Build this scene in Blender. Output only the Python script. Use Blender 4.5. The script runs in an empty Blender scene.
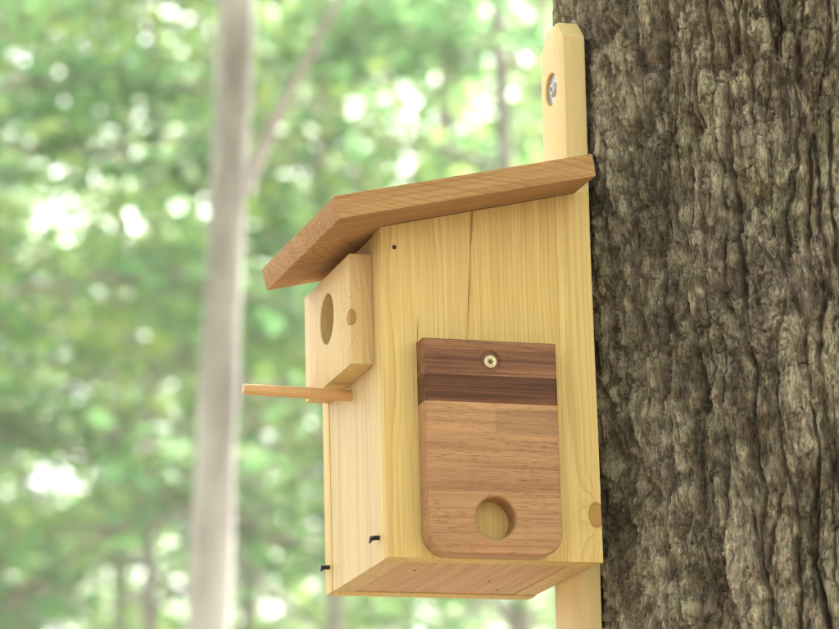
import bpy, bmesh, math, random
import numpy as np
from mathutils import Vector, Matrix

sc = bpy.context.scene
col = sc.collection
rad = math.radians

# ------------------------------------------------------------------ camera
Z0 = 1.87                                  # height of the nest box floor above the forest floor
RC = np.array([[0.95759877, -0.28696416, -0.02561557],
               [0.04775328, 0.24577356, -0.96815029],
               [0.28412006, 0.9258763, 0.24905594]])
CP = np.array([-0.59891567, -2.04212412, -0.37305101 + Z0])
FPX = 3083.8                               # focal length in pixels of the 839 px wide photograph
cam_d = bpy.data.cameras.new('camera')
cam = bpy.data.objects.new('camera', cam_d)
col.objects.link(cam)
m = Matrix([list(RC[0]), list(-RC[1]), list(-RC[2])]).transposed().to_4x4()
m.translation = Vector(CP)
cam.matrix_world = m
cam_d.sensor_width = 36
cam_d.lens = FPX / 839 * 36
cam_d.clip_start = 0.05
cam_d.clip_end = 2000
cam_d.dof.use_dof = True
cam_d.dof.focus_distance = 2.23
cam_d.dof.aperture_fstop = 8.8
sc.camera = cam

# ------------------------------------------------------------------ sky, sun, exposure
SUN_EL, SUN_AZ = rad(49), rad(42)         # azimuth measured from +Y clockwise
world = bpy.data.worlds.new('World')
sc.world = world
world.use_nodes = True
wn = world.node_tree
bg = wn.nodes['Background']
sky = wn.nodes.new('ShaderNodeTexSky')
sky.sky_type = 'NISHITA'
sky.sun_disc = False
sky.sun_elevation = SUN_EL
sky.sun_rotation = SUN_AZ
sky.air_density = 1.0
sky.dust_density = 6.0
sky.ozone_density = 1.0
hs = wn.nodes.new('ShaderNodeHueSaturation')
hs.inputs['Saturation'].default_value = 0.15
wn.links.new(sky.outputs[0], hs.inputs['Color'])
wn.links.new(hs.outputs[0], bg.inputs['Color'])
bg.inputs['Strength'].default_value = 0.15
sun_d = bpy.data.lights.new('sun', 'SUN')
sun_d.energy = 5.0
sun_d.angle = rad(3)
sun_d.color = (1.0, 0.95, 0.88)
sun = bpy.data.objects.new('sun', sun_d)
col.objects.link(sun)
sdir = Vector((math.sin(SUN_AZ) * math.cos(SUN_EL), math.cos(SUN_AZ) * math.cos(SUN_EL), math.sin(SUN_EL)))
sun.rotation_euler = sdir.to_track_quat('Z', 'Y').to_euler()
sun.location = (0, 0, 30)
sc.view_settings.view_transform = 'Standard'
sc.view_settings.look = 'None'
sc.view_settings.gamma = 1
sc.view_settings.use_curve_mapping = False
sc.view_settings.exposure = 2.70
sc.cycles.use_denoising = True
sc.cycles.max_bounces = 7
sc.cycles.filter_width = 1.15
sc.cycles.transmission_bounces = 6
sc.cycles.sample_clamp_indirect = 8

# ------------------------------------------------------------------ helpers
def tag(o, label=None, cat=None, group=None, kind=None):
    if label: o['label'] = label
    if cat: o['category'] = cat
    if group: o['group'] = group
    if kind: o['kind'] = kind
    return o

def empty(name, loc=(0, 0, 0)):
    o = bpy.data.objects.new(name, None)
    o.empty_display_size = 0.1
    col.objects.link(o)
    o.location = loc
    return o

def link(name, me, mat, parent=None):
    o = bpy.data.objects.new(name, me)
    col.objects.link(o)
    if mat is not None and not me.materials: me.materials.append(mat)
    if parent is not None: o.parent = parent
    return o

def np_mesh(name, V, F):
    """V (n,3) floats, F (m,k) ints, all faces with k corners"""
    me = bpy.data.meshes.new(name)
    V = np.ascontiguousarray(V, np.float32); F = np.ascontiguousarray(F, np.int32)
    k = F.shape[1]
    me.vertices.add(len(V)); me.vertices.foreach_set('co', V.ravel())
    me.loops.add(F.size); me.loops.foreach_set('vertex_index', F.ravel())
    me.polygons.add(len(F))
    me.polygons.foreach_set('loop_start', np.arange(0, F.size, k, dtype=np.int32))
    me.polygons.foreach_set('loop_total', np.full(len(F), k, np.int32))
    me.update(calc_edges=True); me.validate()
    return me

def smooth(me, ang=None):
    me.polygons.foreach_set('use_smooth', [True] * len(me.polygons))
    if ang: me.set_sharp_from_angle(angle=ang)
    me.update()

def prism(poly, axis, a0, a1, bev=0.0008, seg=2, name='m'):
    """polygon in the two other axes (cyclic order kept), extruded along axis"""
    bm = bmesh.new()
    def mk(p, a):
        return {'X': (a, p[0], p[1]), 'Y': (p[0], a, p[1]), 'Z': (p[0], p[1], a)}[axis]
    v0 = [bm.verts.new(mk(p, a0)) for p in poly]
    v1 = [bm.verts.new(mk(p, a1)) for p in poly]
    n = len(poly)
    bm.faces.new(v0); bm.faces.new(v1[::-1])
    for i in range(n): bm.faces.new((v0[i], v0[(i + 1) % n], v1[(i + 1) % n], v1[i])[::-1])
    bmesh.ops.recalc_face_normals(bm, faces=bm.faces)
    if bev: bmesh.ops.bevel(bm, geom=list(bm.edges), offset=bev, segments=seg, profile=0.6, affect='EDGES', clamp_overlap=True)
    me = bpy.data.meshes.new(name); bm.to_mesh(me); bm.free()
    smooth(me, rad(50)) if bev else None
    return me

def box(x0, x1, y0, y1, z0, z1, bev=0.0008, name='m'):
    return prism([(x0, z0), (x1, z0), (x1, z1), (x0, z1)], 'Y', y0, y1, bev, name=name)

def rounded_outline(a0, a1, b0, b1, rs, n=8):
    """rs: radii at (a0,b0),(a1,b0),(a1,b1),(a0,b1) -> points and outward normals, counter-clockwise"""
    pts = []
    for (cx, cy, r, s) in ((a0, b0, rs[0], 180), (a1, b0, rs[1], 270), (a1, b1, rs[2], 0), (a0, b1, rs[3], 90)):
        sx = 1 if cx == a0 else -1; sy = 1 if cy == b0 else -1
        if r <= 0: pts.append((cx, cy)); continue
        for k in range(n + 1):
            t = rad(s + 90 * k / n)
            pts.append((cx + sx * r + r * math.cos(t), cy + sy * r + r * math.sin(t)))
    return pts

def ray_hit(c, d, poly):
    best = None
    for i in range(len(poly)):
        p, q = poly[i], poly[(i + 1) % len(poly)]
        ex, ey = q[0] - p[0], q[1] - p[1]
        den = d[0] * ey - d[1] * ex
        if abs(den) < 1e-12: continue
        t = ((p[0] - c[0]) * ey - (p[1] - c[1]) * ex) / den
        u = ((p[0] - c[0]) * d[1] - (p[1] - c[1]) * d[0]) / den
        if t > 0 and -1e-6 <= u <= 1 + 1e-6 and (best is None or t < best): best = t
    return (c[0] + d[0] * best, c[1] + d[1] * best)

def holed(poly, c, r, mk, front, back, bev, inset=None, hole_depth=None, hbev=0.0006, name='m', n=48):
    """plate with a round hole. mk(a,b,depth) -> xyz; front/back depths (front seen first).
    inset(p) gives the front chamfer shift of an outline point; hole_depth None = through."""
    angs = [2 * math.pi * i / n for i in range(n)] + [math.atan2(p[1] - c[1], p[0] - c[0]) % (2 * math.pi) for p in poly]
    angs = sorted(set(round(a, 7) for a in angs))
    angs = [a for i, a in enumerate(angs) if i == 0 or a - angs[i - 1] > 1e-4]
    d = 1 if back > front else -1
    bm = bmesh.new()
    rings = []
    outer = [ray_hit(c, (math.cos(a), math.sin(a)), poly) for a in angs]
    ins = [(inset(p) if inset else p) for p in outer]
    circ = lambda rr: [(c[0] + rr * math.cos(a), c[1] + rr * math.sin(a)) for a in angs]
    hb = back if hole_depth is None else front + d * hole_depth
    seq = []
    if hole_depth is not None: seq.append(([(c[0], c[1])] * 0, None))
    layers = [(circ(r), hb), (circ(r), front + d * hbev), (circ(r + hbev), front), (ins, front),
              ([((p[0] * .3 + q[0] * .7), (p[1] * .3 + q[1] * .7)) for p, q in zip(ins, outer)], front + d * bev * .3),
              (outer, front + d * bev), (outer, back)]
    rings = [[bm.verts.new(mk(p[0], p[1], dp)) for p in pts] for pts, dp in layers]
    L = len(angs)
    for A, B in zip(rings[:-1], rings[1:]):
        for i in range(L):
            j = (i + 1) % L
            try: bm.faces.new((A[i], A[j], B[j], B[i]))
            except ValueError: pass
    if hole_depth is None:
        A, B = rings[-1], rings[0]
        for i in range(L):
            j = (i + 1) % L
            bm.faces.new((A[i], A[j], B[j], B[i]))
    else:
        bm.faces.new(rings[0]); bm.faces.new(rings[-1][::-1])
    bmesh.ops.remove_doubles(bm, verts=bm.verts, dist=1e-6)
    bmesh.ops.recalc_face_normals(bm, faces=bm.faces)
    me = bpy.data.meshes.new(name); bm.to_mesh(me); bm.free()
    smooth(me, rad(35))
    return me

def lathe(profile, p0, p1, n=24, name='m', wob=0):
    """profile [(t along p0-p1 in metres, radius)]"""
    p0 = Vector(p0); ax = (Vector(p1) - p0).normalized()
    q = ax.to_track_quat('Z', 'Y')
    bm = bmesh.new(); rings = []
    for t, r in profile:
        c = p0 + ax * t
        rings.append([bm.verts.new(c + q @ Vector((r * math.cos(2 * math.pi * i / n), r * math.sin(2 * math.pi * i / n), 0))) for i in range(n)])
    for A, B in zip(rings[:-1], rings[1:]):
        for i in range(n): bm.faces.new((A[i], A[(i + 1) % n], B[(i + 1) % n], B[i]))
    bm.faces.new(rings[0][::-1]); bm.faces.new(rings[-1])
    bmesh.ops.recalc_face_normals(bm, faces=bm.faces)
    me = bpy.data.meshes.new(name); bm.to_mesh(me); bm.free()
    smooth(me, rad(40))
    return me

# ------------------------------------------------------------------ materials
class G:
    """tiny node-graph builder"""
    def __init__(s, name):
        s.m = bpy.data.materials.new(name); s.m.use_nodes = True
        s.t = s.m.node_tree; s.b = s.t.nodes['Principled BSDF']
    def n(s, typ, **kw):
        nd = s.t.nodes.new(typ)
        for k, v in kw.items(): setattr(nd, k, v)
        return nd
    def put(s, sock, v):
        if isinstance(v, (int, float)): sock.default_value = v
        elif isinstance(v, (tuple, list)): sock.default_value = tuple(v) + ((1,) if len(v) == 3 and sock.type == 'RGBA' else ())
        else: s.t.links.new(v, sock)
    def math(s, op, a, b=None, c=None):
        nd = s.n('ShaderNodeMath', operation=op)
        for i, v in enumerate((a, b, c)):
            if v is not None: s.put(nd.inputs[i], v)
        return nd.outputs[0]
    def add(s, a, b): return s.math('ADD', a, b)
    def sub(s, a, b): return s.math('SUBTRACT', a, b)
    def mul(s, a, b): return s.math('MULTIPLY', a, b)
    def xyz(s, x, y, z):
        nd = s.n('ShaderNodeCombineXYZ')
        for i, v in enumerate((x, y, z)): s.put(nd.inputs[i], v)
        return nd.outputs[0]
    def noise(s, vec, scale=1, detail=2, rough=.5, dist=0):
        nd = s.n('ShaderNodeTexNoise'); s.put(nd.inputs['Vector'], vec)
        nd.inputs['Scale'].default_value = scale; nd.inputs['Detail'].default_value = detail
        nd.inputs['Roughness'].default_value = rough; nd.inputs['Distortion'].default_value = dist
        return nd.outputs['Fac']
    def ramp(s, f, stops, interp='LINEAR'):
        nd = s.n('ShaderNodeValToRGB'); s.put(nd.inputs[0], f)
        cr = nd.color_ramp; cr.interpolation = interp
        while len(cr.elements) < len(stops): cr.elements.new(.5)
        for e, (p, c) in zip(cr.elements, stops):
            e.position = p; e.color = (c, c, c, 1) if isinstance(c, (int, float)) else tuple(c) + (1,)
        return nd.outputs[0]
    def mix(s, f, a, b, mode='MIX'):
        nd = s.n('ShaderNodeMix', data_type='RGBA', blend_type=mode)
        s.put(nd.inputs[0], f); s.put(nd.inputs[6], a); s.put(nd.inputs[7], b)
        return nd.outputs[2]
    def smoothstep(s, f, lo, hi, a=0., b=1.):
        nd = s.n('ShaderNodeMapRange', interpolation_type='SMOOTHSTEP'); s.put(nd.inputs[0], f)
        for i, v in zip((1, 2, 3, 4), (lo, hi, a, b)): nd.inputs[i].default_value = v
        return nd.outputs[0]
    def bump(s, h, strength, dist):
        nd = s.n('ShaderNodeBump'); s.put(nd.inputs['Height'], h)
        nd.inputs['Strength'].default_value = strength; nd.inputs['Distance'].default_value = dist
        s.t.links.new(nd.outputs[0], s.b.inputs['Normal'])
    def obj(s):
        o = s.n('ShaderNodeTexCoord').outputs['Object']
        sp = s.n('ShaderNodeSeparateXYZ'); s.put(sp.inputs[0], o)
        return o, sp.outputs[0], sp.outputs[1], sp.outputs[2]

def wood(name, grain, light, dark, pith=(0., .05), tilt=(0., 0.), freq=350, seed=0., wav=.006, jit=.3, knots=(), streaks=(),
         ring=.8, pores=0., pore_col=None, rough=.62, stain=None, specks=0., patch=.12, saw=0., fib=.16, streaky=0., kfield=3., piece=None, bdist=.0004):
    g = G(name)
    P, x, y, z = g.obj()
    u, v, w = {'X': (y, z, x), 'Y': (x, z, y), 'Z': (x, y, z)}[grain]
    ws = g.add(g.mul(w, 1.0), seed)
    lo = g.xyz(g.mul(u, 14), g.mul(v, 14), g.mul(ws, 4.5))
    n1 = g.sub(g.noise(lo, 1, 2), .5)
    lo2 = g.xyz(g.add(g.mul(u, 14), 7.3), g.mul(v, 14), g.mul(ws, 4.5))
    n2 = g.sub(g.noise(lo2, 1, 2), .5)
    du = g.add(g.sub(u, pith[0]), g.add(g.mul(w, tilt[0]), g.mul(n1, wav * 4)))
    dv = g.add(g.sub(v, pith[1]), g.add(g.mul(w, tilt[1]), g.mul(n2, wav * 4)))
    r = g.math('SQRT', g.add(g.mul(du, du), g.mul(dv, dv)))
    n3 = g.noise(g.xyz(g.mul(u, 160), g.mul(v, 160), g.mul(ws, 9)), 1, 3)
    field = g.add(g.mul(r, freq), g.mul(n3, jit))
    # uneven ring spacing
    field = g.add(field, g.mul(g.noise(g.xyz(g.mul(r, 90), seed, 0.), 1, 1), 3.0))
    kmask = None
    for (kx, ky, kz, kr, st) in knots:
        ku, kv, kw = {'X': (ky, kz, kx), 'Y': (kx, kz, ky), 'Z': (kx, ky, kz)}[grain]
        a = g.math('DIVIDE', g.sub(u, ku), kr); b = g.math('DIVIDE', g.sub(v, kv), kr * 2.5); c = g.math('DIVIDE', g.sub(w, kw), kr * st)
        d2 = g.add(g.add(g.mul(a, a), g.mul(b, b)), g.mul(c, c))
        d2 = g.add(d2, g.mul(g.sub(n3, .5), .5))
        field = g.add(field, g.mul(g.math('POWER', 2.718, g.mul(d2, -.22)), kfield))
        d = g.math('SQRT', g.math('MAXIMUM', d2, 0.))
        mk = g.smoothstep(d, .85, 1.1, 1., 0.)
        rng = g.smoothstep(g.math('ABSOLUTE', g.sub(d, .97)), .0, .2, 1., 0.)
        kmask = [(mk, rng, d)] + (kmask or [])
    fr = g.math('FRACT', field)
    late = g.ramp(fr, [(0., 0.), (.35, .05), (.8, .55), (.93, 1.), (1., 0.)])
    wn_ = g.n('ShaderNodeTexWhiteNoise', noise_dimensions='1D'); g.put(wn_.inputs['W'], g.math('FLOOR', field))
    amp = g.add(.35, g.mul(wn_.outputs['Value'], .65))
    late = g.mul(late, amp)
    fiber = g.noise(g.xyz(g.mul(u, 1500), g.mul(v, 1500), g.mul(ws, 40)), 1, 3, .6)
    big = g.noise(g.xyz(g.mul(u, 35), g.mul(v, 35), g.mul(ws, 10)), 1, 3)
    c = g.mix(g.mul(late, ring), light, dark)
    if streaky:
        st = g.noise(g.xyz(g.mul(u, 330), g.mul(v, 330), g.mul(ws, 7)), 1, 3, .65)
        st2 = g.noise(g.xyz(g.mul(u, 75), g.mul(v, 75), g.mul(ws, 2.5)), 1, 2, .5)
        c = g.mix(g.mul(g.smoothstep(st, .42, .66), streaky), c, dark)
        c = g.mix(g.mul(g.smoothstep(st2, .45, .7), streaky * .7), c, dark)
    if stain: c = g.mix(g.smoothstep(g.noise(g.xyz(g.mul(u, 45), g.mul(v, 45), g.mul(ws, 3)), 1, 2), .45, .75), c, g.mix(.5, c, stain))
    k = g.add(g.add(1. - fib / 2 - patch / 2, g.mul(fiber, fib)), g.mul(big, patch))
    c = g.mix(1., c, g.xyz(k, k, k), 'MULTIPLY')
    hgt = g.add(g.mul(late, .6), g.mul(fiber, .6))
    if pores:
        pn = g.noise(g.xyz(g.mul(u, 1400), g.mul(v, 1400), g.mul(ws, 110)), 1, 2, .6)
        pm = g.smoothstep(pn, .56, .68)
        pl = g.smoothstep(g.noise(g.xyz(g.mul(u, 60), g.mul(v, 60), g.mul(ws, 12)), 1, 2), .3, .7, .35, 1.)
        pm = g.mul(g.mul(pm, pl), pores)
        c = g.mix(pm, c, pore_col)
        hgt = g.sub(hgt, g.mul(pm, .8))
    for (mk, rng, d) in (kmask or []):
        kc = g.mix(g.math('FRACT', g.mul(d, 3.3)), tuple(q * f for q, f in zip(light, (.62, .44, .28))), tuple(q * f for q, f in zip(light, (.46, .33, .2))))
        c = g.mix(g.mul(mk, .85), c, kc)
        c = g.mix(g.mul(rng, .55), c, tuple(q * f for q, f in zip(light, (.3, .18, .1))))
    for (sx, slope, z0, z1, hw, scol) in streaks:       # resin pocket: a thin lens along the grain
        tq = g.math('DIVIDE', g.sub(w, (z0 + z1) / 2), (z1 - z0) / 2)
        lens = g.math('MAXIMUM', g.sub(1., g.mul(tq, tq)), 0.)
        sh = g.mul(g.sub(g.noise(g.xyz(3.1, seed, g.mul(w, 120)), 1, 3), .5), hw * 1.6)
        a = g.math('ABSOLUTE', g.add(g.sub(g.sub(u, sx), g.mul(w, slope)), sh))
        e = g.smoothstep(g.sub(g.mul(lens, hw), a), -hw * .25, hw * .35)
        halo = g.mul(g.mul(g.smoothstep(a, 0., hw * 4, 1., 0.), lens), .25)
        c = g.mix(g.mul(g.math('MAXIMUM', g.mul(e, .85), halo), g.math('GREATER_THAN', lens, 0.)), c, scol)
    if piece:
        x0_, x1_, z0_, z1_, pcol = piece
        pm_ = g.mul(g.mul(g.math('GREATER_THAN', x, x0_), g.math('LESS_THAN', x, x1_)), g.mul(g.math('GREATER_THAN', z, z0_), g.math('LESS_THAN', z, z1_)))
        c = g.mix(pm_, c, g.mix(1., c, pcol, 'MULTIPLY'))
    if specks:
        vo = g.n('ShaderNodeTexVoronoi'); g.put(vo.inputs['Vector'], P); vo.inputs['Scale'].default_value = specks
        sp = g.n('ShaderNodeSeparateColor'); g.put(sp.inputs[0], vo.outputs['Color'])
        sm = g.mul(g.smoothstep(vo.outputs['Distance'], .025, .05, 1., 0.), g.math('GREATER_THAN', sp.outputs[0], .72))
        c = g.mix(g.mul(sm, .8), c, (.08, .05, .03))
    if saw:
        sn = g.noise(g.xyz(g.mul(u, 1500), g.mul(v, 900), g.mul(w, 900)), 1, 3, .7)
        hgt = g.add(hgt, g.mul(sn, saw))
    g.put(g.b.inputs['Base Color'], c)
    g.put(g.b.inputs['Roughness'], g.add(rough - .05, g.mul(fiber, .12)))
    g.b.inputs['Specular IOR Level'].default_value = .2
    g.bump(hgt, .35, bdist)
    return g.m

PL = (.62, .455, .188); PD = (.45, .285, .088)
M = {}
RES = (.22, .085, .03)
M['side_a'] = wood('pine_side_front', 'Z', PL, PD, (-.10, .12), (.012, .02), 230, 1.3, .006, ring=.95, streaky=.45, specks=140,
                   streaks=((.0525, .064, .15, .235, .0002, (.34, .18, .06)), (.0155, .064, .150,   .176, .0004, (.26, .12, .04))))
M['side_b'] = wood('pine_side_middle', 'Z', (.605, .438, .170), (.42, .255, .074), (-.12, .2), (.004, .0), 420, 5.1, .0025, ring=.75, streaky=.45,
                   streaks=((.0531, .064, .225, .275, .0011, (.34, .13, .04)), (.0530, .064, .175, .212, .0005, RES), (.0532, .064, .12, .25, .0002, (.36, .2, .07))), specks=140)
M['side_c'] = wood('pine_side_rear', 'Z', PL, PD, (.35, .12), (.0, .01), 220, 9.7, .004, ring=.85, streaky=.35,
                   knots=((.1560, 0., .0344, .0056, 1.6),), specks=140)
M['front'] = wood('pine_front', 'Z', (.57, .425, .23), (.42, .265, .11), (-.2, .09), (0., .01), 200, 3.3, .004, ring=.45, streaky=.45, specks=120)
M['block'] = wood('pine_block', 'Z', (.59, .425, .21), (.42, .25, .085), (.04, .03), (.10, .12), 260, 6.2, .008, ring=.55, streaky=.2, kfield=5.,
                  knots=((-.0160, .0244, .1785, .0036, 1.6),), specks=110)
M['floor'] = wood('pine_floor', 'Y', (.55, .355, .21), (.36, .20, .11), (-.12, .25), (.0, .0), 160, 2.2, .006, ring=.6, streaky=.4, specks=90)
M['batten'] = wood('pine_batten', 'Z', (.62, .465, .23), (.50, .34, .14), (.19, .0), (.0, .01), 260, 8.8, .005, ring=.35, specks=70)
M['roof'] = wood('larch_roof', 'X', (.43, .245, .105), (.235, .11, .043), (.03, .13), (.0, .30), 330, 4.4, .006, ring=.8,
                 pores=.5, pore_col=(.22, .11, .05), stain=(.34, .2, .12), saw=2.2, fib=.45, rough=.8, streaky=.5, bdist=.0011, specks=60)
M['plate_top'] = wood('mahogany_top', 'X', (.27, .125, .062), (.09, .034, .017), (.0, .3), (0., .05), 200, 1.9, .006, ring=.5, streaky=.75, pores=.85, pore_col=(.07, .027, .014), fib=.35, rough=.5)
M['plate_dark'] = wood('mahogany_dark', 'X', (.165, .060, .026), (.05, .017, .008), (.0, .2), (0., .05), 200, 7.9, .006, ring=.5, streaky=.8, pores=.8, pore_col=(.05, .02, .012), fib=.35, rough=.5)
M['plate_low'] = wood('mahogany_pale', 'X', (.42, .228, .112), (.20, .085, .038), (.0, -.1), (0., .03), 90, 2.7, .008, ring=.4, streaky=.45, pores=.95, pore_col=(.15, .062, .028), fib=.35, rough=.5, patch=.3, piece=(.0765, .2, .088, .1055, (.80, .82, .86)))
M['perch'] = wood('beech_dowel', 'X', (.60, .36, .17), (.44, .24, .1), (.1, .1), (0, 0), 300, 3., .003, ring=.4, pores=.5, pore_col=(.34, .18, .08), rough=.5)

def plain(name, c, rough=.5, metal=0., nscale=0, namp=.2):
    g = G(name)
    g.put(g.b.inputs['Roughness'], rough); g.b.inputs['Metallic'].default_value = metal
    if nscale:
        P, x, y, z = g.obj()
        n = g.noise(P, nscale, 4, .6)
        g.put(g.b.inputs['Base Color'], g.mix(g.smoothstep(n, .35, .7), c, tuple(q * (1 - namp) for q in c)))
        g.put(g.b.inputs['Roughness'], g.add(rough - .1, g.mul(n, .2)))
        g.bump(n, .2, .0003)
    else: g.put(g.b.inputs['Base Color'], c)
    return g.m
M['zinc'] = plain('zinc', (.40, .41, .42), .5, .8, 900, .3)
M['brass'] = plain('yellow_zinc', (.50, .43, .26), .4, .85, 900, .25)
M['iron'] = plain('dark_nail_iron', (.05, .045, .045), .4, .7, 700, .5)
M['hole'] = plain('old_nail', (.04, .03, .025), .7, .2, 900, .4)

# ------------------------------------------------------------------ the ground
def ground():
    n = 60; ext = 400
    t = np.linspace(-1, 1, n); c = np.sign(t) * np.abs(t) ** 2.2 * ext
    X, Y = np.meshgrid(c, c, indexing='ij')
    Zg = .10 * np.sin(X * .7 + 1) * np.cos(Y * .55) + .15 * np.sin(X * .21) + .1 * np.cos(Y * .17 + 2)
    Zg *= np.clip(np.hypot(X, Y) / 6, 0, 1) * np.clip(40 / (np.hypot(X, Y) + 1), 0, 1)
    idx = np.arange(n * n).reshape(n, n)
    F = np.stack([idx[:-1, :-1], idx[1:, :-1], idx[1:, 1:], idx[:-1, 1:]], -1).reshape(-1, 4)
    me = np_mesh('ground', np.stack([X, Y, Zg], -1).reshape(-1, 3), F); smooth(me)
    g = G('leaf_litter')
    P, x, y, z = g.obj()
    a = g.noise(P, 9, 5, .65); b = g.noise(P, .6, 3)
    vo = g.n('ShaderNodeTexVoronoi'); g.put(vo.inputs['Vector'], P); vo.inputs['Scale'].default_value = 16
    c = g.ramp(a, [(.3, (.05, .035, .02)), (.5, (.11, .08, .05)), (.7, (.18, .135, .085))])
    c = g.mix(.35, c, vo.outputs['Color'], 'SOFT_LIGHT')
    c = g.mix(g.smoothstep(b, .5, .7), c, g.mix(a, (.04, .07, .02), (.10, .14, .05)))
    g.put(g.b.inputs['Base Color'], c); g.b.inputs['Roughness'].default_value = .9
    g.bump(g.add(a, vo.outputs['Distance']), .8, .04)
    tag(link('ground', me, g.m), kind='structure')
ground()

# ------------------------------------------------------------------ noise in numpy (bark and crowns)
def vnoise(x, y, seed):
    tab = np.random.RandomState(seed).rand(256, 256).astype(np.float32)
    xi = np.floor(x).astype(np.int64); yi = np.floor(y).astype(np.int64)
    fx = x - xi; fy = y - yi
    fx = fx * fx * fx * (fx * (fx * 6 - 15) + 10); fy = fy * fy * fy * (fy * (fy * 6 - 15) + 10)
    a = tab[xi & 255, yi & 255]; b = tab[(xi + 1) & 255, yi & 255]
    c = tab[xi & 255, (yi + 1) & 255]; d = tab[(xi + 1) & 255, (yi + 1) & 255]
    return (a + (b - a) * fx) * (1 - fy) + (c + (d - c) * fx) * fy - .5
def fbm(x, y, seed, o=4):
    s = 0; a = 1.
    for i in range(o):
        s = s + a * vnoise(x * 2 ** i + 13.7 * i, y * 2 ** i + 5.1 * i, seed + i); a *= .5
    return s
def voro(x, y, seed):
    r = np.random.RandomState(seed); jx = r.rand(256, 256).astype(np.float32); jy = r.rand(256, 256).astype(np.float32); rv = r.rand(256, 256, 3).astype(np.float32)
    xi = np.floor(x).astype(np.int64); yi = np.floor(y).astype(np.int64)
    f1 = np.full(x.shape, 9., np.float32); f2 = f1.copy()
    bi = np.zeros(x.shape, np.int64); bj = bi.copy(); ox = f1 * 0; oy = f1 * 0
    for i in (-1, 0, 1):
        for j in (-1, 0, 1):
            ci = (xi + i) & 255; cj = (yi + j) & 255
            dx = xi + i + jx[ci, cj] - x; dy = yi + j + jy[ci, cj] - y
            d = np.sqrt(dx * dx + dy * dy)
            near = d < f1
            f2 = np.where(near, f1, np.minimum(f2, d)); f1 = np.where(near, d, f1)
            bi = np.where(near, ci, bi); bj = np.where(near, cj, bj); ox = np.where(near, dx, ox); oy = np.where(near, dy, oy)
    return f1, f2, rv[bi, bj], ox, oy
def sst(x, a, b):
    t = np.clip((x - a) / (b - a), 0, 1); return t * t * (3 - 2 * t)

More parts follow.
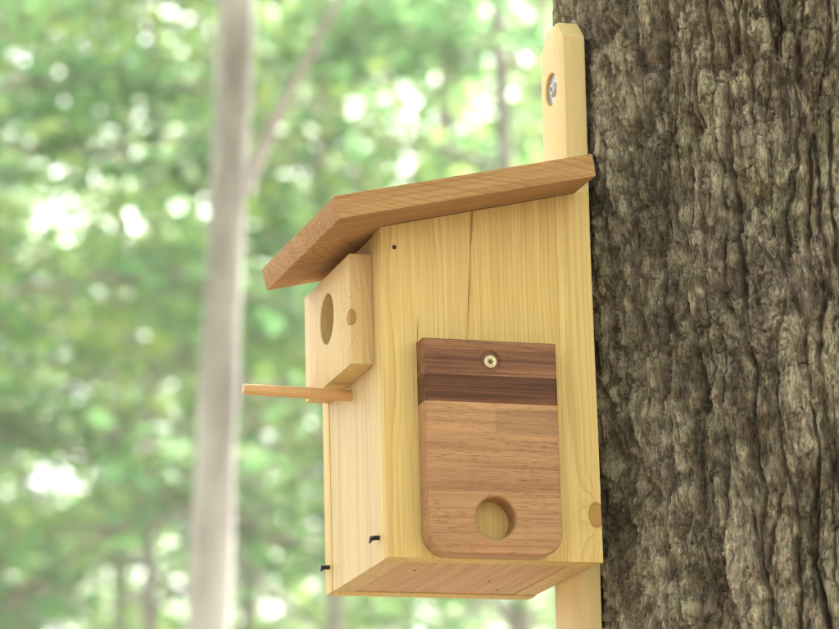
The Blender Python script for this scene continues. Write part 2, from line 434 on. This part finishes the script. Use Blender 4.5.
# ------------------------------------------------------------------ the big tree the box hangs on
TR = .213
TC = (.177 + .2225, .08)
def crease(s, z, f, az, seed, o=4, dec=.55):
    r = 0; a = 1.
    for i in range(o):
        r = r + a * np.abs(vnoise(s * f * 2.1 ** i + 3.3 * i, z * f * az * 2.1 ** i + 7.7 * i, seed + i)) * 2
        a *= dec
    return r
def bark(s, z):
    """height in metres and albedo for arc length s and height z"""
    ws = s + .014 * fbm(s * 9, z * 4, 1, 3) + .004 * fbm(s * 45, z * 22, 5, 3) + .0015 * fbm(s * 170, z * 90, 6, 2)
    wz = z + .03 * fbm(s * 10, z * 8, 9, 3)
    jag = .0022 * fbm(s * 210, z * 120, 12, 4)
    jz = .004 * fbm(s * 190 + 5, z * 130, 17, 4)
    f1, f2, c1, ox, oy = voro((ws + jag) / .0225, (wz + jz) / .125, 21)
    e1 = f2 - f1
    h = .0082 * sst(e1, .015, .17) * (.6 + .6 * c1[..., 0]) + .0024 * (ox * (c1[..., 1] - .5) * 2 + oy * (c1[..., 2] - .5))
    # long vertical fissures, narrow and deep
    fn = fbm((ws + jag * .7) / .030, z / .34, 31, 4)
    fis = np.clip(1 - np.abs(fn) * 10, 0, 1) ** 1.2
    fn2 = fbm((ws + jag * .7) / .013 + 40, z / .13, 35, 4)
    fis2 = np.clip(1 - np.abs(fn2) * 10, 0, 1) ** 1.1 * sst(fbm(s * 20, z * 9, 37, 2), -.15, .15)
    h -= .0105 * fis + .0070 * fis2
    # plates broken across
    w2 = ws + 1.3 * jag + .002 * fbm(s * 110, z * 80, 41, 4); z2 = wz + jz + .006 * fbm(s * 70, z * 45, 45, 3)
    g1, g2, c2, px, py = voro(w2 / .0105, z2 / .030, 51)
    e2 = g2 - g1
    h += .0012 * sst(e2, 0, .07) + .0030 * (c2[..., 0] - .5) + .0046 * (px * (c2[..., 1] - .5) + py * (c2[..., 2] - .35))
    # scale upon scale: thin layers with ragged torn edges
    lay = 0
    for i, (fs, az, th, thick) in enumerate(((34, .30, -.02, .0020), (52, .28, .06, .0020), (75, .33, -.05, .0017), (110, .33, .05, .0014), (170, .4, .0, .0005), (240, .4, .06, .0003))):
        nk = fbm((ws + .5 * jag) * fs, (wz + .5 * jz) * fs * az, 61 + 9 * i, 6)
        mk = sst(nk, th, th + .035)
        h += thick * mk + thick * .8 * np.clip(th + .22 - nk, 0, .25) * mk * 3     # torn edge lifts
        lay = lay + mk * (.30 if i < 4 else .12)
    w3 = w2 + .0022 * fbm(s * 300, z * 240, 67, 3); z3 = z2 + .003 * fbm(s * 240, z * 190, 69, 2)
    q1, q2, c3, rx, ry = voro(w3 / .0042, z3 / .0090, 71)
    h += .0003 * sst(q2 - q1, 0, .10) + .0006 * (c3[..., 0] - .5) + .0008 * (ry * (c3[..., 1] - .3))
    h -= .0012 * crease(w2, z2, 140, .3, 65, 3, .7)
    # cross cracks
    cr = np.clip(1 - np.abs(fbm(s * 26, z * 60, 99, 4)) * 20, 0, 1) * sst(fbm(s * 17, z * 12, 101, 2), .0, .2)
    h -= .0034 * cr
    h -= .0080
    # --- albedo
    base = np.array([.175, .128, .082]); pale = np.array([.42, .355, .255]); oliv = np.array([.175, .152, .085]); red = np.array([.15, .055, .032]); dk = np.array([.060, .040, .025]); pink = np.array([.34, .27, .215])
    t = (sst(.55 * lay + c2[..., 1] * .25 + c3[..., 2] * .25 + .9 * fbm(s * 150, z * 100, 111, 4), .25, 1.15))[..., None]
    C = base * (1 - t) + pale * t
    o = (sst(fbm(s * 22, z * 13, 121, 5) + .2 * sst(s, -.05, .12), -.05, .6) * .5)[..., None]
    C = C * (1 - o) + (oliv * (.7 + 1.0 * t)) * o
    k = (sst(fbm(s * 28, z * 16, 131, 4) + .25 * (c2[..., 2] - .5), .05, .4) * .6)[..., None]
    C = C * (1 - k) + pink * (.6 + .7 * t) * k
    d = (sst(fbm(s * 35, z * 9, 141, 4), .05, .4) * .6)[..., None]
    C = C * (1 - d) + dk * (.8 + .8 * t) * d
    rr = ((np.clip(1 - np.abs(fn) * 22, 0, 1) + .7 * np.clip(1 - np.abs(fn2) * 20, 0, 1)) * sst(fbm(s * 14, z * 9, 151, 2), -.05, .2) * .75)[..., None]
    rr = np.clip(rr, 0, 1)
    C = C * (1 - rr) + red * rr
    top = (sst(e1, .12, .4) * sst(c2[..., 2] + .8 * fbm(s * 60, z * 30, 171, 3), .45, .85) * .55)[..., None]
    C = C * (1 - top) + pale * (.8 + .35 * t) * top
    lf = (sst(fbm(s * 420, z * 420, 161, 2), .22, .42) * .3)[..., None]
    C = C * (1 - lf) + np.array([.30, .29, .22]) * lf
    return h, C

def big_tree():
    root = empty('oak_tree', (TC[0], TC[1], 0))
    tag(root, 'thick tree trunk with deeply fissured grey-brown bark carrying the birdhouse', 'tree')
    a0, a1 = rad(-216), rad(-62)
    dense = np.linspace(a0, a1, 760)
    A = np.concatenate([dense, np.linspace(a1, a0 + 2 * math.pi, 70)[1:-1]])
    zd = np.linspace(Z0 - .15, Z0 + .47, 700)
    Zr = np.concatenate([np.linspace(-.3, Z0 - .15, 110)[:-1], zd, (Z0 + .47) + (np.linspace(0, 1, 160)[1:] ** 1.3) * 6.0])
    AA, ZZ = np.meshgrid(A, Zr, indexing='ij')
    S = (AA - rad(-115)) * TR
    h, C = bark(S.astype(np.float64), (ZZ - Z0).astype(np.float64))
    seam = sst(np.abs(((AA - (a0 + a1) / 2 - math.pi + math.pi) % (2 * math.pi)) - math.pi), .0, .5)
    h = h * seam
    flare = 1 + .35 * np.exp(-(ZZ + .1) / .35) - .035 * np.clip(ZZ - 2.6, 0, 9)
    Rr = TR * flare + h
    V = np.stack([Rr * np.cos(AA), Rr * np.sin(AA), ZZ], -1)
    na, nz = AA.shape
    idx = np.arange(na * nz).reshape(na, nz); nx = np.roll(idx, -1, 0)
    F = np.stack([idx[:, :-1], nx[:, :-1], nx[:, 1:], idx[:, 1:]], -1).reshape(-1, 4)
    me = np_mesh('bark', V.reshape(-1, 3), F); smooth(me)
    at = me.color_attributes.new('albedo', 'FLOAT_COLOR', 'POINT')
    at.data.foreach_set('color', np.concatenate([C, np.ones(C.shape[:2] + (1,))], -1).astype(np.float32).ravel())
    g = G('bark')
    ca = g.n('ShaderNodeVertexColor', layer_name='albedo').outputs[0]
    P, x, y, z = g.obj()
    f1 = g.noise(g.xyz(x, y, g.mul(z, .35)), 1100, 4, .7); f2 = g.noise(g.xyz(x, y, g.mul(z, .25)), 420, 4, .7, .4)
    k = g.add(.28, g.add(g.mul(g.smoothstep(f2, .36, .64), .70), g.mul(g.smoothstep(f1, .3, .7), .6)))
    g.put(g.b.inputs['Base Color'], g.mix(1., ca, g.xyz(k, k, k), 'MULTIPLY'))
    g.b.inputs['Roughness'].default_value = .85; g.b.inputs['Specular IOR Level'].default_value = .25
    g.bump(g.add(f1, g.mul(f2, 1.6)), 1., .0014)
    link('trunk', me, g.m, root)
    return root
oak = big_tree()

# ------------------------------------------------------------------ the nest box
T = .0168; TS = .0185; D = .16; W = .1674; HF = .2399; HR = .2768; B = .0168
bh = empty('birdhouse', (0, 0, Z0))
tag(bh, 'yellow pine nest box with sloping brown roof hung on the thick trunk', 'birdhouse')
top = lambda x: HF + (HR - HF) * x / D
def side(y0, y1, cuts, mats, name='side_panel'):
    p = empty(name); p.parent = bh
    for (A, Bc), mt in zip(zip(cuts[:-1], cuts[1:]), mats):
        g_ = .00003
        xa0, xa1 = A[0] + (g_ if A[0] > 0 else 0), A[1] + (g_ if A[0] > 0 else 0)
        xb0, xb1 = Bc[0] - (g_ if Bc[0] < D else 0), Bc[1] - (g_ if Bc[0] < D else 0)
        link('plank', prism([(xa0, 0), (xb0, 0), (xb1, top(xb1)), (xa1, top(xa1))], 'Y', y0, y1, .0003), mt, p)
    return p
side(0, TS, ((0, 0), (.0520, .0690), (.1330, .1340), (D, D)), (M['side_a'], M['side_b'], M['side_c']))
side(W - TS, W, ((0, 0), (.07, .07), (D, D)), (M['side_c'], M['side_a']))
link('front_panel', holed([(TS + .0003, 0), (W - TS - .0003, 0), (W - TS - .0003, top(0) - .001), (TS + .0003, top(0) - .001)], (.0888, .1932), .0165,
     lambda a, b, d: (d, a, b), .0004, T, .0006, name='front'), M['front'], bh)
link('back_panel', box(D - .0178, D - .0003, TS + .0003, W - TS - .0003, .0005, top(D - .0178) - .001), M['front'], bh)
link('floor_panel', box(T + .0003, D - .0182, TS + .0003, W - TS - .0003, .0008, T), M['floor'], bh)

# roof board
ra = math.atan2(HR - HF, D); gy = .021
u0 = Vector((math.cos(ra), 0, math.sin(ra))); nn = Vector((-math.sin(ra), 0, math.cos(ra)))
ru = u0 * math.cos(gy) + Vector((0, math.sin(gy), 0)); rv = -u0 * math.sin(gy) + Vector((0, math.cos(gy), 0))
rme = prism([(-.0446, 0), (.1545, 0), (.1562, .0171), (-.0446, .0171)], 'Y', -.0446, .1523, .0011)
ro = link('roof', rme, M['roof'], bh)
mm = Matrix([list(ru), list(rv), list(nn)]).transposed().to_4x4(); mm.translation = Vector((0, 0, HF)) + nn * .0004
ro.matrix_local = mm

# entrance block with the flight hole
eb = link('entrance_block', holed([(.0244, .1442), (.1528, .1442), (.1528, .2258), (.0244, .2258)], (.0888, .1932), .0190,
     lambda a, b, d: (d, a, b), -B, .0001, .0006,
     inset=lambda p: (min(max(p[0], .0250), .1522), min(max(p[1], .1448), .2252)), name='block'), M['block'], bh)
# perch dowel
link('perch', lathe([(0, .0030), (.0008, .0038), (.02, .0041), (.05, .0043), (.0985, .0043)], (-.0813, .088, .1372), (.0165, .088, .1351), 20), M['perch'], bh)

# cover plate: three glued strips
PX0, PX1, PZ1 = .0247, .1243, .1552
cp = empty('cover_plate'); cp.parent = bh
mkp = lambda a, b, d: (a, d, b)
C_ = .0026
def strip(z0, z1, mat, topb):
    poly = [(PX0, z0), (PX1, z0), (PX1, z1), (PX0, z1)]
    return poly
tw = link('strip', holed([(PX0, .1289), (PX1, .1289), (PX1, PZ1), (PX0, PZ1)], (.0742, .1395), .0072, mkp, -.018, -.0003, C_,
     inset=lambda p: (min(max(p[0], PX0 + C_), PX1 - C_), min(p[1], PZ1 - C_ * .5)), hole_depth=.0016, hbev=.0008), M['plate_top'], cp)
def dark_strip():
    bm = bmesh.new()
    prof = [(PX0, -.0003), (PX0, -.018 + C_), (PX0 + C_ * .3, -.018 + C_ * .3), (PX0 + C_, -.018), (PX1 - C_, -.018), (PX1 - C_ * .3, -.018 + C_ * .3), (PX1, -.018 + C_), (PX1, -.0003)]
    return prism(prof, 'Z', .1093, .1288, 0)
link('strip', dark_strip(), M['plate_dark'], cp)
lo_out = rounded_outline(PX0, PX1, .0004, .1092, (.017, .017, 0, 0), 8)
def lo_in(p):
    def near(q):   # shrink the rounded outline by C_
        x, z = q; r = .017
        for cx in (PX0 + r, PX1 - r):
            cz = .0004 + r
            if z < cz and ((cx == PX0 + r and x < cx) or (cx == PX1 - r and x > cx)):
                dx, dz = x - cx, z - cz; L = math.hypot(dx, dz) or 1
                return (cx + dx / L * (r - C_), cz + dz / L * (r - C_))
        return (min(max(x, PX0 + C_), PX1 - C_), max(z, .0004 + C_))
    return near(p)
link('strip', holed(lo_out, (.0745, .0264), .0150, mkp, -.018, -.0003, C_, inset=lo_in, hbev=.0012), M['plate_low'], cp)
# screw in the plate
sx, sz = .0742, .1395
def torx(r, n=48): return [(r * (1 + .22 * math.cos(6 * 2 * math.pi * i / n)) * math.cos(2 * math.pi * i / n), r * (1 + .22 * math.cos(6 * 2 * math.pi * i / n)) * math.sin(2 * math.pi * i / n)) for i in range(n)]
def screw_head():
    bm = bmesh.new(); n = 48; y = -.0164
    circ = lambda r: [(r * math.cos(2 * math.pi * i / n), r * math.sin(2 * math.pi * i / n)) for i in range(n)]
    lay = [(torx(.0006), y + .0002), (torx(.0019), y - .0001), (torx(.0020), y - .0013), (circ(.0042), y - .0013), (circ(.0047), y - .0010), (circ(.0048), y), ]
    rings = [[bm.verts.new((sx + p[0], d, sz + p[1])) for p in pts] for pts, d in lay]
    bm.faces.new(rings[0])
    for A, Bq in zip(rings[:-1], rings[1:]):
        for i in range(n): bm.faces.new((A[i], A[(i + 1) % n], Bq[(i + 1) % n], Bq[i]))
    bmesh.ops.recalc_face_normals(bm, faces=bm.faces)
    me = bpy.data.meshes.new('screw'); bm.to_mesh(me); bm.free(); smooth(me, rad(35)); return me
link('screw', screw_head(), M['brass'], cp)

# batten behind the box
def batten():
    poly = [(.0540, -.10), (.1070, -.10), (.1070 - .0, .0)]
    sh = lambda z: -.030 * z
    yy = lambda q, z: q + sh(z)
    # outline (y,z) with chamfered ends, leaning slightly
    P = [(.066, -.135), (.094, -.135), (.1075, -.121), (.1075, .4135), (.0925, .4275), (.0680, .4275), (.0540, .4120), (.0540, -.121)]
    P = [(yy(q, z), z) for q, z in P]
    ct = (.0733, .3795)
    ce = (sum(p[0] for p in P) / 8,)
    def ins(p):
        c0 = .0805 + sh(p[1]); k = .0016
        y = p[0] - math.copysign(min(k, abs(p[0] - c0)), p[0] - c0)
        z = p[1] - (k if p[1] > .41 else (-k if p[1] < -.12 else 0))
        return (y, z)
    return holed(P, ct, .0128, lambda a, b, d: (d, a, b), D + .0002, D + .0172, .0016, inset=ins, hole_depth=.0042, hbev=.0005, name='batten')
bt = link('batten', batten(), M['batten'], bh)
link('washer', lathe([(0, .0117), (.0003, .0121), (.0012, .0121), (.0015, .0118)], (D + .0044, .0733, .3795), (D, .0733, .3795), 40), M['zinc'], bt)
def hexbolt():
    me = lathe([(0, .0052), (.0022, .0052), (.0030, .0046)], (D + .0030, .0733, .3795), (D - .01, .0733, .3795), 6)
    return me
bo = link('bolt', lathe([(0, .0056), (.0006, .0057), (.0016, .0050), (.0026, .0036), (.0027, .0022), (.0012, .0019)], (D + .0030, .0733, .3795), (D - .01, .0733, .3795), 24), M['zinc'], bt)
# nails
def nail(y, z, lng, bend, name='nail'):
    p0 = Vector((.004, y, z)); n = 10; bm = bmesh.new(); rings = []
    prof = [(-.004, .0017), (lng * .5, .0017), (lng - .0018, .0018), (lng - .0015, .0026), (lng - .0004, .0027), (lng, .0018)]
    for t, r in prof:
        b = bend * max(t, 0) ** 2 / lng
        c = Vector((-t, y - b * .3, z - b))
        rings.append([bm.verts.new(c + Vector((0, r * math.cos(2 * math.pi * i / n), r * math.sin(2 * math.pi * i / n)))) for i in range(n)])
    for A, Bq in zip(rings[:-1], rings[1:]):
        for i in range(n): bm.faces.new((A[i], A[(i + 1) % n], Bq[(i + 1) % n], Bq[i]))
    bm.faces.new(rings[0]); bm.faces.new(rings[-1][::-1])
    bmesh.ops.recalc_face_normals(bm, faces=bm.faces)
    me = bpy.data.meshes.new('nail'); bm.to_mesh(me); bm.free(); smooth(me, rad(40))
    return link(name, me, M['iron'], bh)
nail(.0218, .0178, .0075, .35)
nail(.1560, .0195, .0072, .15)
def flat_nail(p, ax, r=.0016):
    p = Vector(p); d = Vector({'Y': (0, -1, 0), 'Z': (0, 0, -1)}[ax])
    link('nail_head', lathe([(0, r), (.0010, r), (.0013, r * .7)], p - d * .0010, p + d * .01, 14), M['hole'], bh)
flat_nail((.0101, 0, .2254), 'Y', .0017)
flat_nail((.0358, .0556, .0008), 'Z', .0011)
flat_nail((.1044, .0934, .0008), 'Z', .0014)
flat_nail((.1224, .1294, .0008), 'Z', .0010)

# ------------------------------------------------------------------ background forest
def pix(u, v, dist):
    """point seen at photograph pixel (u,v), dist metres away along the ground"""
    d = RC.T @ np.array([(u - 419.5) / FPX, (v - 314.5) / FPX, 1])
    return CP + d * dist / math.hypot(d[0], d[1])

def tube_np(pts, rads, n=8):
    pts = np.array(pts, float); k = len(pts)
    tan = np.gradient(pts, axis=0); tan /= np.linalg.norm(tan, axis=1)[:, None]
    ref = np.where(np.abs(tan[:, 2:3]) > .9, np.array([[1., 0, 0]]), np.array([[0, 0, 1.]]))
    s = np.cross(tan, ref); s /= np.linalg.norm(s, axis=1)[:, None]; b = np.cross(tan, s)
    a = np.linspace(0, 2 * math.pi, n, endpoint=False)
    V = pts[:, None] + np.array(rads)[:, None, None] * (s[:, None] * np.cos(a)[None, :, None] + b[:, None] * np.sin(a)[None, :, None])
    idx = np.arange(k * n).reshape(k, n); nx = np.roll(idx, -1, 1)
    F = np.stack([idx[:-1], nx[:-1], nx[1:], idx[1:]], -1).reshape(-1, 4)
    return V.reshape(-1, 3), F
def join(parts):
    Vs, Fs, o = [], [], 0
    for V, F in parts: Vs.append(V); Fs.append(F + o); o += len(V)
    return np.concatenate(Vs), np.concatenate(Fs)

def leaf_mat(name, hue):
    g = G(name)
    geo = g.n('ShaderNodeNewGeometry')
    rnd = geo.outputs['Random Per Island']
    c = g.ramp(rnd, [(0, hue[0]), (.5, hue[1]), (1, hue[2])])
    t = g.mix(1., c, (1.85, 2.05, 2.2), 'MULTIPLY')
    df = g.n('ShaderNodeBsdfDiffuse'); tr = g.n('ShaderNodeBsdfTranslucent'); gl = g.n('ShaderNodeBsdfGlossy')
    g.put(df.inputs[0], c); g.put(tr.inputs[0], t); gl.inputs['Roughness'].default_value = .45
    mx = g.n('ShaderNodeMixShader'); mx.inputs[0].default_value = .55
    g.t.links.new(df.outputs[0], mx.inputs[1]); g.t.links.new(tr.outputs[0], mx.inputs[2])
    m2 = g.n('ShaderNodeMixShader'); m2.inputs[0].default_value = .05
    g.t.links.new(mx.outputs[0], m2.inputs[1]); g.t.links.new(gl.outputs[0], m2.inputs[2])
    g.t.links.new(m2.outputs[0], g.t.nodes['Material Output'].inputs[0])
    return g.m
LEAF = [leaf_mat('beech_leaf', ((.08, .14, .04), (.12, .19, .05), (.18, .23, .07))),
        leaf_mat('young_leaf', ((.12, .19, .05), (.17, .23, .06), (.22, .25, .08))),
        leaf_mat('shade_leaf', ((.06, .12, .045), (.09, .16, .06), (.12, .19, .07)))]
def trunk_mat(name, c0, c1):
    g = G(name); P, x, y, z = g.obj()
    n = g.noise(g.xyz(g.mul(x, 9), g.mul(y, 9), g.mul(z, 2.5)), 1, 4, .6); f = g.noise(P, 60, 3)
    big = g.noise(g.xyz(g.mul(x, 3), g.mul(y, 3), g.mul(z, 1.1)), 1, 3, .6)  # broad dark blotches; on the pale trunk, shadow patches put into the bark colour
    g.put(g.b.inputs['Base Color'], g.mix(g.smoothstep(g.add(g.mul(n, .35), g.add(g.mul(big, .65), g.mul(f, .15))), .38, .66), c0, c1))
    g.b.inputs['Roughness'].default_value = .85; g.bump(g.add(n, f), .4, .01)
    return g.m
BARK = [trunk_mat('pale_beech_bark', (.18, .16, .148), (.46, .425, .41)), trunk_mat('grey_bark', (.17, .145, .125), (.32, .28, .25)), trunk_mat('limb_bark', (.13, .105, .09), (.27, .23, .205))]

def make_leaves(spots, normals, size, rng):
    """each leaf: six-point blade folded on its midrib (4 triangles as 2 quads)"""
    n = len(spots)
    a = rng.rand(n) * 2 * math.pi
    N = normals / np.linalg.norm(normals, axis=1)[:, None]
    ref = np.stack([np.cos(a), np.sin(a), rng.randn(n) * .3], -1)
    t = ref - N * np.sum(ref * N, 1)[:, None]; t /= np.linalg.norm(t, axis=1)[:, None]
    s = np.cross(N, t)
    L = size * (.65 + .7 * rng.rand(n)); Wd = L * .30
    p0 = spots; p3 = spots + t * L[:, None]
    l1 = spots + t * (L * .35)[:, None] + s * Wd[:, None] + N * (L * .10)[:, None]
    r1 = spots + t * (L * .35)[:, None] - s * Wd[:, None] + N * (L * .10)[:, None]
    l2 = spots + t * (L * .72)[:, None] + s * (Wd * .8)[:, None] + N * (L * .07)[:, None]
    r2 = spots + t * (L * .72)[:, None] - s * (Wd * .8)[:, None] + N * (L * .07)[:, None]
    V = np.stack([p0, l1, l2, p3, r2, r1], 1).reshape(-1, 3)
    b = np.arange(n)[:, None] * 6
    F = np.concatenate([b + np.array([[0, 1, 2, 3]]), b + np.array([[0, 3, 4, 5]])], 0)
    return V, F

def tree_data(seed, height, r0, crown_lo, spread, nleaf, leaf, n_limb=16):
    """trunk+limbs mesh and crown mesh around the origin, trunk straight up"""
    rng = np.random.RandomState(seed)
    zs = np.linspace(-.15, height, 14)
    wob = np.cumsum(rng.randn(14, 2) * .02 * height / 10, 0); wob -= wob[0]
    line = np.column_stack([wob, zs])
    rr = r0 * (1 - .93 * (np.clip(zs, 0, None) / height) ** 1.15); rr[0] *= 1.35
    parts = [tube_np(line, rr, 12)]
    sp, nm = [], []
    tips = []
    for i in range(n_limb):
        f = crown_lo + (1 - crown_lo) * ((i + rng.rand() * .8) / n_limb)
        z = f * height
        p = np.array([np.interp(z, zs, line[:, 0]), np.interp(z, zs, line[:, 1]), z])
        a = i * 2.4 + rng.rand()
        ln = spread * (1.05 - .75 * max(0, (f - crown_lo) / (1 - crown_lo)) ** 1.3) * (.75 + .5 * rng.rand())
        up = .25 + .5 * rng.rand()
        d = np.array([math.cos(a), math.sin(a), up]); d /= np.linalg.norm(d)
        pts = [p]
        for k in range(6):
            d = d + np.array([rng.randn() * .18, rng.randn() * .18, -.05 + rng.randn() * .1]); d /= np.linalg.norm(d)
            pts.append(pts[-1] + d * ln / 6)
        r_b = np.interp(z, zs, rr) * .45
        parts.append(tube_np(pts, np.linspace(r_b, .006, 7), 6))
        for k in range(2, 7):
            for q in range(3):
                dd = d + rng.randn(3) * np.array([.9, .9, .35]); dd /= np.linalg.norm(dd)
                e = pts[k] + dd * ln * (.18 + .22 * rng.rand())
                parts.append(tube_np([pts[k], (pts[k] + e) / 2 + rng.randn(3) * .03, e], [.008, .006, .003], 4))
                tips.append((pts[k], e))
    tips = np.array(tips)
    pick = rng.randint(0, len(tips), nleaf)
    t = rng.rand(nleaf)[:, None] ** .7 * 1.15
    base = tips[pick, 0] * (1 - t) + tips[pick, 1] * t
    pos = base + rng.randn(nleaf, 3) * np.array([.13, .13, .05]) * spread / 2.0
    nrm = np.column_stack([rng.randn(nleaf) * .55, rng.randn(nleaf) * .55, np.ones(nleaf)])
    tv, tf = join(parts)
    lv, lf = make_leaves(pos, nrm, leaf, rng)
    tm = np_mesh('trunk', tv, tf); smooth(tm)
    lm = np_mesh('crown', lv, lf)
    return tm, lm

PROTO = [tree_data(11, 17., .10, .13, 4.0, 10500, .125, 30), tree_data(23, 14., .085, .12, 3.4, 8200, .115, 28),
         tree_data(37, 9.5, .06, .10, 2.4, 4600, .10, 24), tree_data(53, 22., .13, .18, 5.0, 13500, .13, 32)]
for i, (tm, lm) in enumerate(PROTO):
    tm.materials.append(BARK[1]); lm.materials.append(LEAF[(0, 1, 2, 0)[i]])
om, ol = tree_data(71, 16., .15, .32, 5.2, 30000, .13, 24)  # oak's unseen crown, leaves thickened to shade the box from sky and sun
om.materials.append(BARK[1]); ol.materials.append(LEAF[2])
link('limbs', om, None, oak); link('crown', ol, None, oak)
GRP = 'blurred leafy trees of the background forest'
def place(kind, u, dist, rot, scale=1., label='blurred leafy green tree in the background forest', name='beech_tree', group=GRP):
    p = pix(u, 629, dist)
    r = empty(name, (p[0], p[1], 0)); r.rotation_euler.z = rot; r.scale = (scale,) * 3
    tag(r, label, 'tree', group)
    link('trunk', PROTO[kind][0], None, r); link('crown', PROTO[kind][1], None, r)
    return r

def pale_tree():
    dd = 7.6
    seen = [(207, 629), (218, 420), (225, 300), (229, 200), (233, 60), (235, 0)]
    P = [pix(u, v, dd) for u, v in seen]
    d = (P[1] - P[0]) / (P[1] - P[0])[2]
    base = P[0] - d * P[0][2]
    root = empty('beech_tree', tuple(base))
    tag(root, 'slim pale grey tree trunk with a forking limb, left of the birdhouse', 'tree')
    rng = np.random.RandomState(5)
    P = [p - base for p in P]
    e = (P[-1] - P[-2]) / (P[-1] - P[-2])[2]
    key = np.array([-d * .1, d * 0] + P + [P[-1] + e * 2.5, P[-1] + e * 6 + np.array([.2, .1, 0])])
    zs = np.linspace(-.1, key[-1, 2], 60)
    line = np.column_stack([np.interp(zs, key[:, 2], key[:, 0]), np.interp(zs, key[:, 2], key[:, 1]), zs])
    line[:, :2] += np.column_stack([.006 * np.sin(zs * 3.1), .006 * np.cos(zs * 2.3)])
    rr = np.interp(zs, [0, 2.5, 5, 7, zs[-1]], [.070, .053, .046, .034, .008]) * (1 + .04 * rng.randn(60))
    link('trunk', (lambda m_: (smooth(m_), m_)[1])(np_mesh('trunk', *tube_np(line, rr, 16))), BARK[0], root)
    k = [pix(u, v, q) - base for u, v, q in ((229, 235, dd), (243, 192, dd), (262, 150, dd + .1), (286, 95, dd + .2), (318, 40, dd + .3), (350, -20, dd + .4), (380, -120, dd + .5))]
    kk = np.array(k); tt = np.linspace(0, 6, 19)
    kk = np.column_stack([np.interp(tt, range(7), kk[:, i]) for i in range(3)])
    for _ in range(2): kk[1:-1] = (kk[:-2] + 2 * kk[1:-1] + kk[2:]) / 4
    parts = [tube_np(kk, np.interp(tt, [0, 1, 3, 6], [.027, .022, .016, .006]), 10)]
    tips = []
    for i in range(22):
        z = 4.6 + (zs[-1] - 5) * i / 22
        p = np.array([np.interp(z, zs, line[:, 0]), np.interp(z, zs, line[:, 1]), z]); a_ = i * 2.4
        e2 = p + np.array([math.cos(a_), math.sin(a_), .35]) * (1.5 - .04 * i)
        parts.append(tube_np([p, (p + e2) / 2 + rng.randn(3) * .06, e2], [.011, .007, .003], 5)); tips.append((p, e2))
    tips = np.array(tips); n = 4000
    pk = rng.randint(0, len(tips), n); t = .35 + .75 * rng.rand(n)[:, None]
    pos = tips[pk, 0] * (1 - t) + tips[pk, 1] * t + rng.randn(n, 3) * np.array([.2, .2, .1])
    nrm = np.column_stack([rng.randn(n) * .5, rng.randn(n) * .5, np.ones(n)])
    tv, tf = join(parts); tm = np_mesh('limbs', tv, tf); smooth(tm)
    lv, lf = make_leaves(pos, nrm, .085, rng)
    link('limbs', tm, BARK[2], root); link('crown', np_mesh('crown', lv, lf), LEAF[0], root)
pale_tree()

def straight_stem():
    r = place(2, 512, 14.0, .8, 1.15, 'dim grey-brown trunk seen behind the right end of the birdhouse roof', group=None)
straight_stem()
rng = random.Random(4)
SPOTS = [(2, -150, 13.5), (2, 330, 15.0), (1, 640, 17.0), (0, -60, 20.0), (1, 250, 21.0), (0, 440, 22.0), (2, 150, 19.0),
         (3, 580, 26.0), (0, 130, 27.0), (3, 320, 30.0), (0, -90, 30.0), (3, 10, 36.0), (0, 480, 36.0), (3, 210, 40.0), (3, 650, 42.0),
         (3, 390, 48.0), (3, 90, 50.0), (3, 560, 56.0), (3, 260, 60.0), (3, -60, 58.0),
         (3, 330, 72.0), (3, 30, 76.0), (3, 490, 80.0), (3, 170, 84.0), (3, 650, 88.0), (3, -80, 92.0), (3, 410, 98.0), (3, 250, 104.0), (3, 560, 110.0), (3, 90, 115.0)]
# unseen trees added around the camera to block skylight from the box
for (k, x, y) in [(1, -6.0, -2.5), (1, -5.2, 2.2), (3, -7.5, 5.5), (3, -5.5, -9.5), (1, -1.6, -8.0), (3, 2.0, -12.0), (1, 5.0, -7.5), (3, 8.5, -3.0), (1, -11.5, -9.0), (3, -2.5, -16.)]:
    r = place(k, 419, 10, rng.random() * 6.28, 1., 'leafy green tree added out of sight around the viewer to block skylight', group='added light-blocking trees around the viewer'); r.location = (x, y, 0)
for (k, u, dist) in SPOTS: place(k, u, dist, rng.random() * 6.28, .9 + .25 * rng.random())

# ------------------------------------------------------------------ the bright forest air
def haze():
    me = bpy.data.meshes.new('haze')
    x0, x1, y0, y1, z0, z1 = -420, 420, -420, 420, -1.6, 33.0
    V = [(x, y, z) for z in (z0, z1) for y in (y0, y1) for x in (x0, x1)]
    me.from_pydata(V, [], [(0, 2, 3, 1), (4, 5, 7, 6), (0, 1, 5, 4), (2, 6, 7, 3), (0, 4, 6, 2), (1, 3, 7, 5)])
    mt = bpy.data.materials.new('haze'); mt.use_nodes = True
    nt = mt.node_tree; nt.nodes.remove(nt.nodes['Principled BSDF'])
    pv = nt.nodes.new('ShaderNodeVolumePrincipled')
    pv.inputs['Color'].default_value = (.93, .96, .95, 1)
    pv.inputs['Density'].default_value = .0013
    pv.inputs['Anisotropy'].default_value = .0
    nt.links.new(pv.outputs[0], nt.nodes['Material Output'].inputs['Volume'])
    tag(link('haze', me, mt), kind='stuff')
haze()
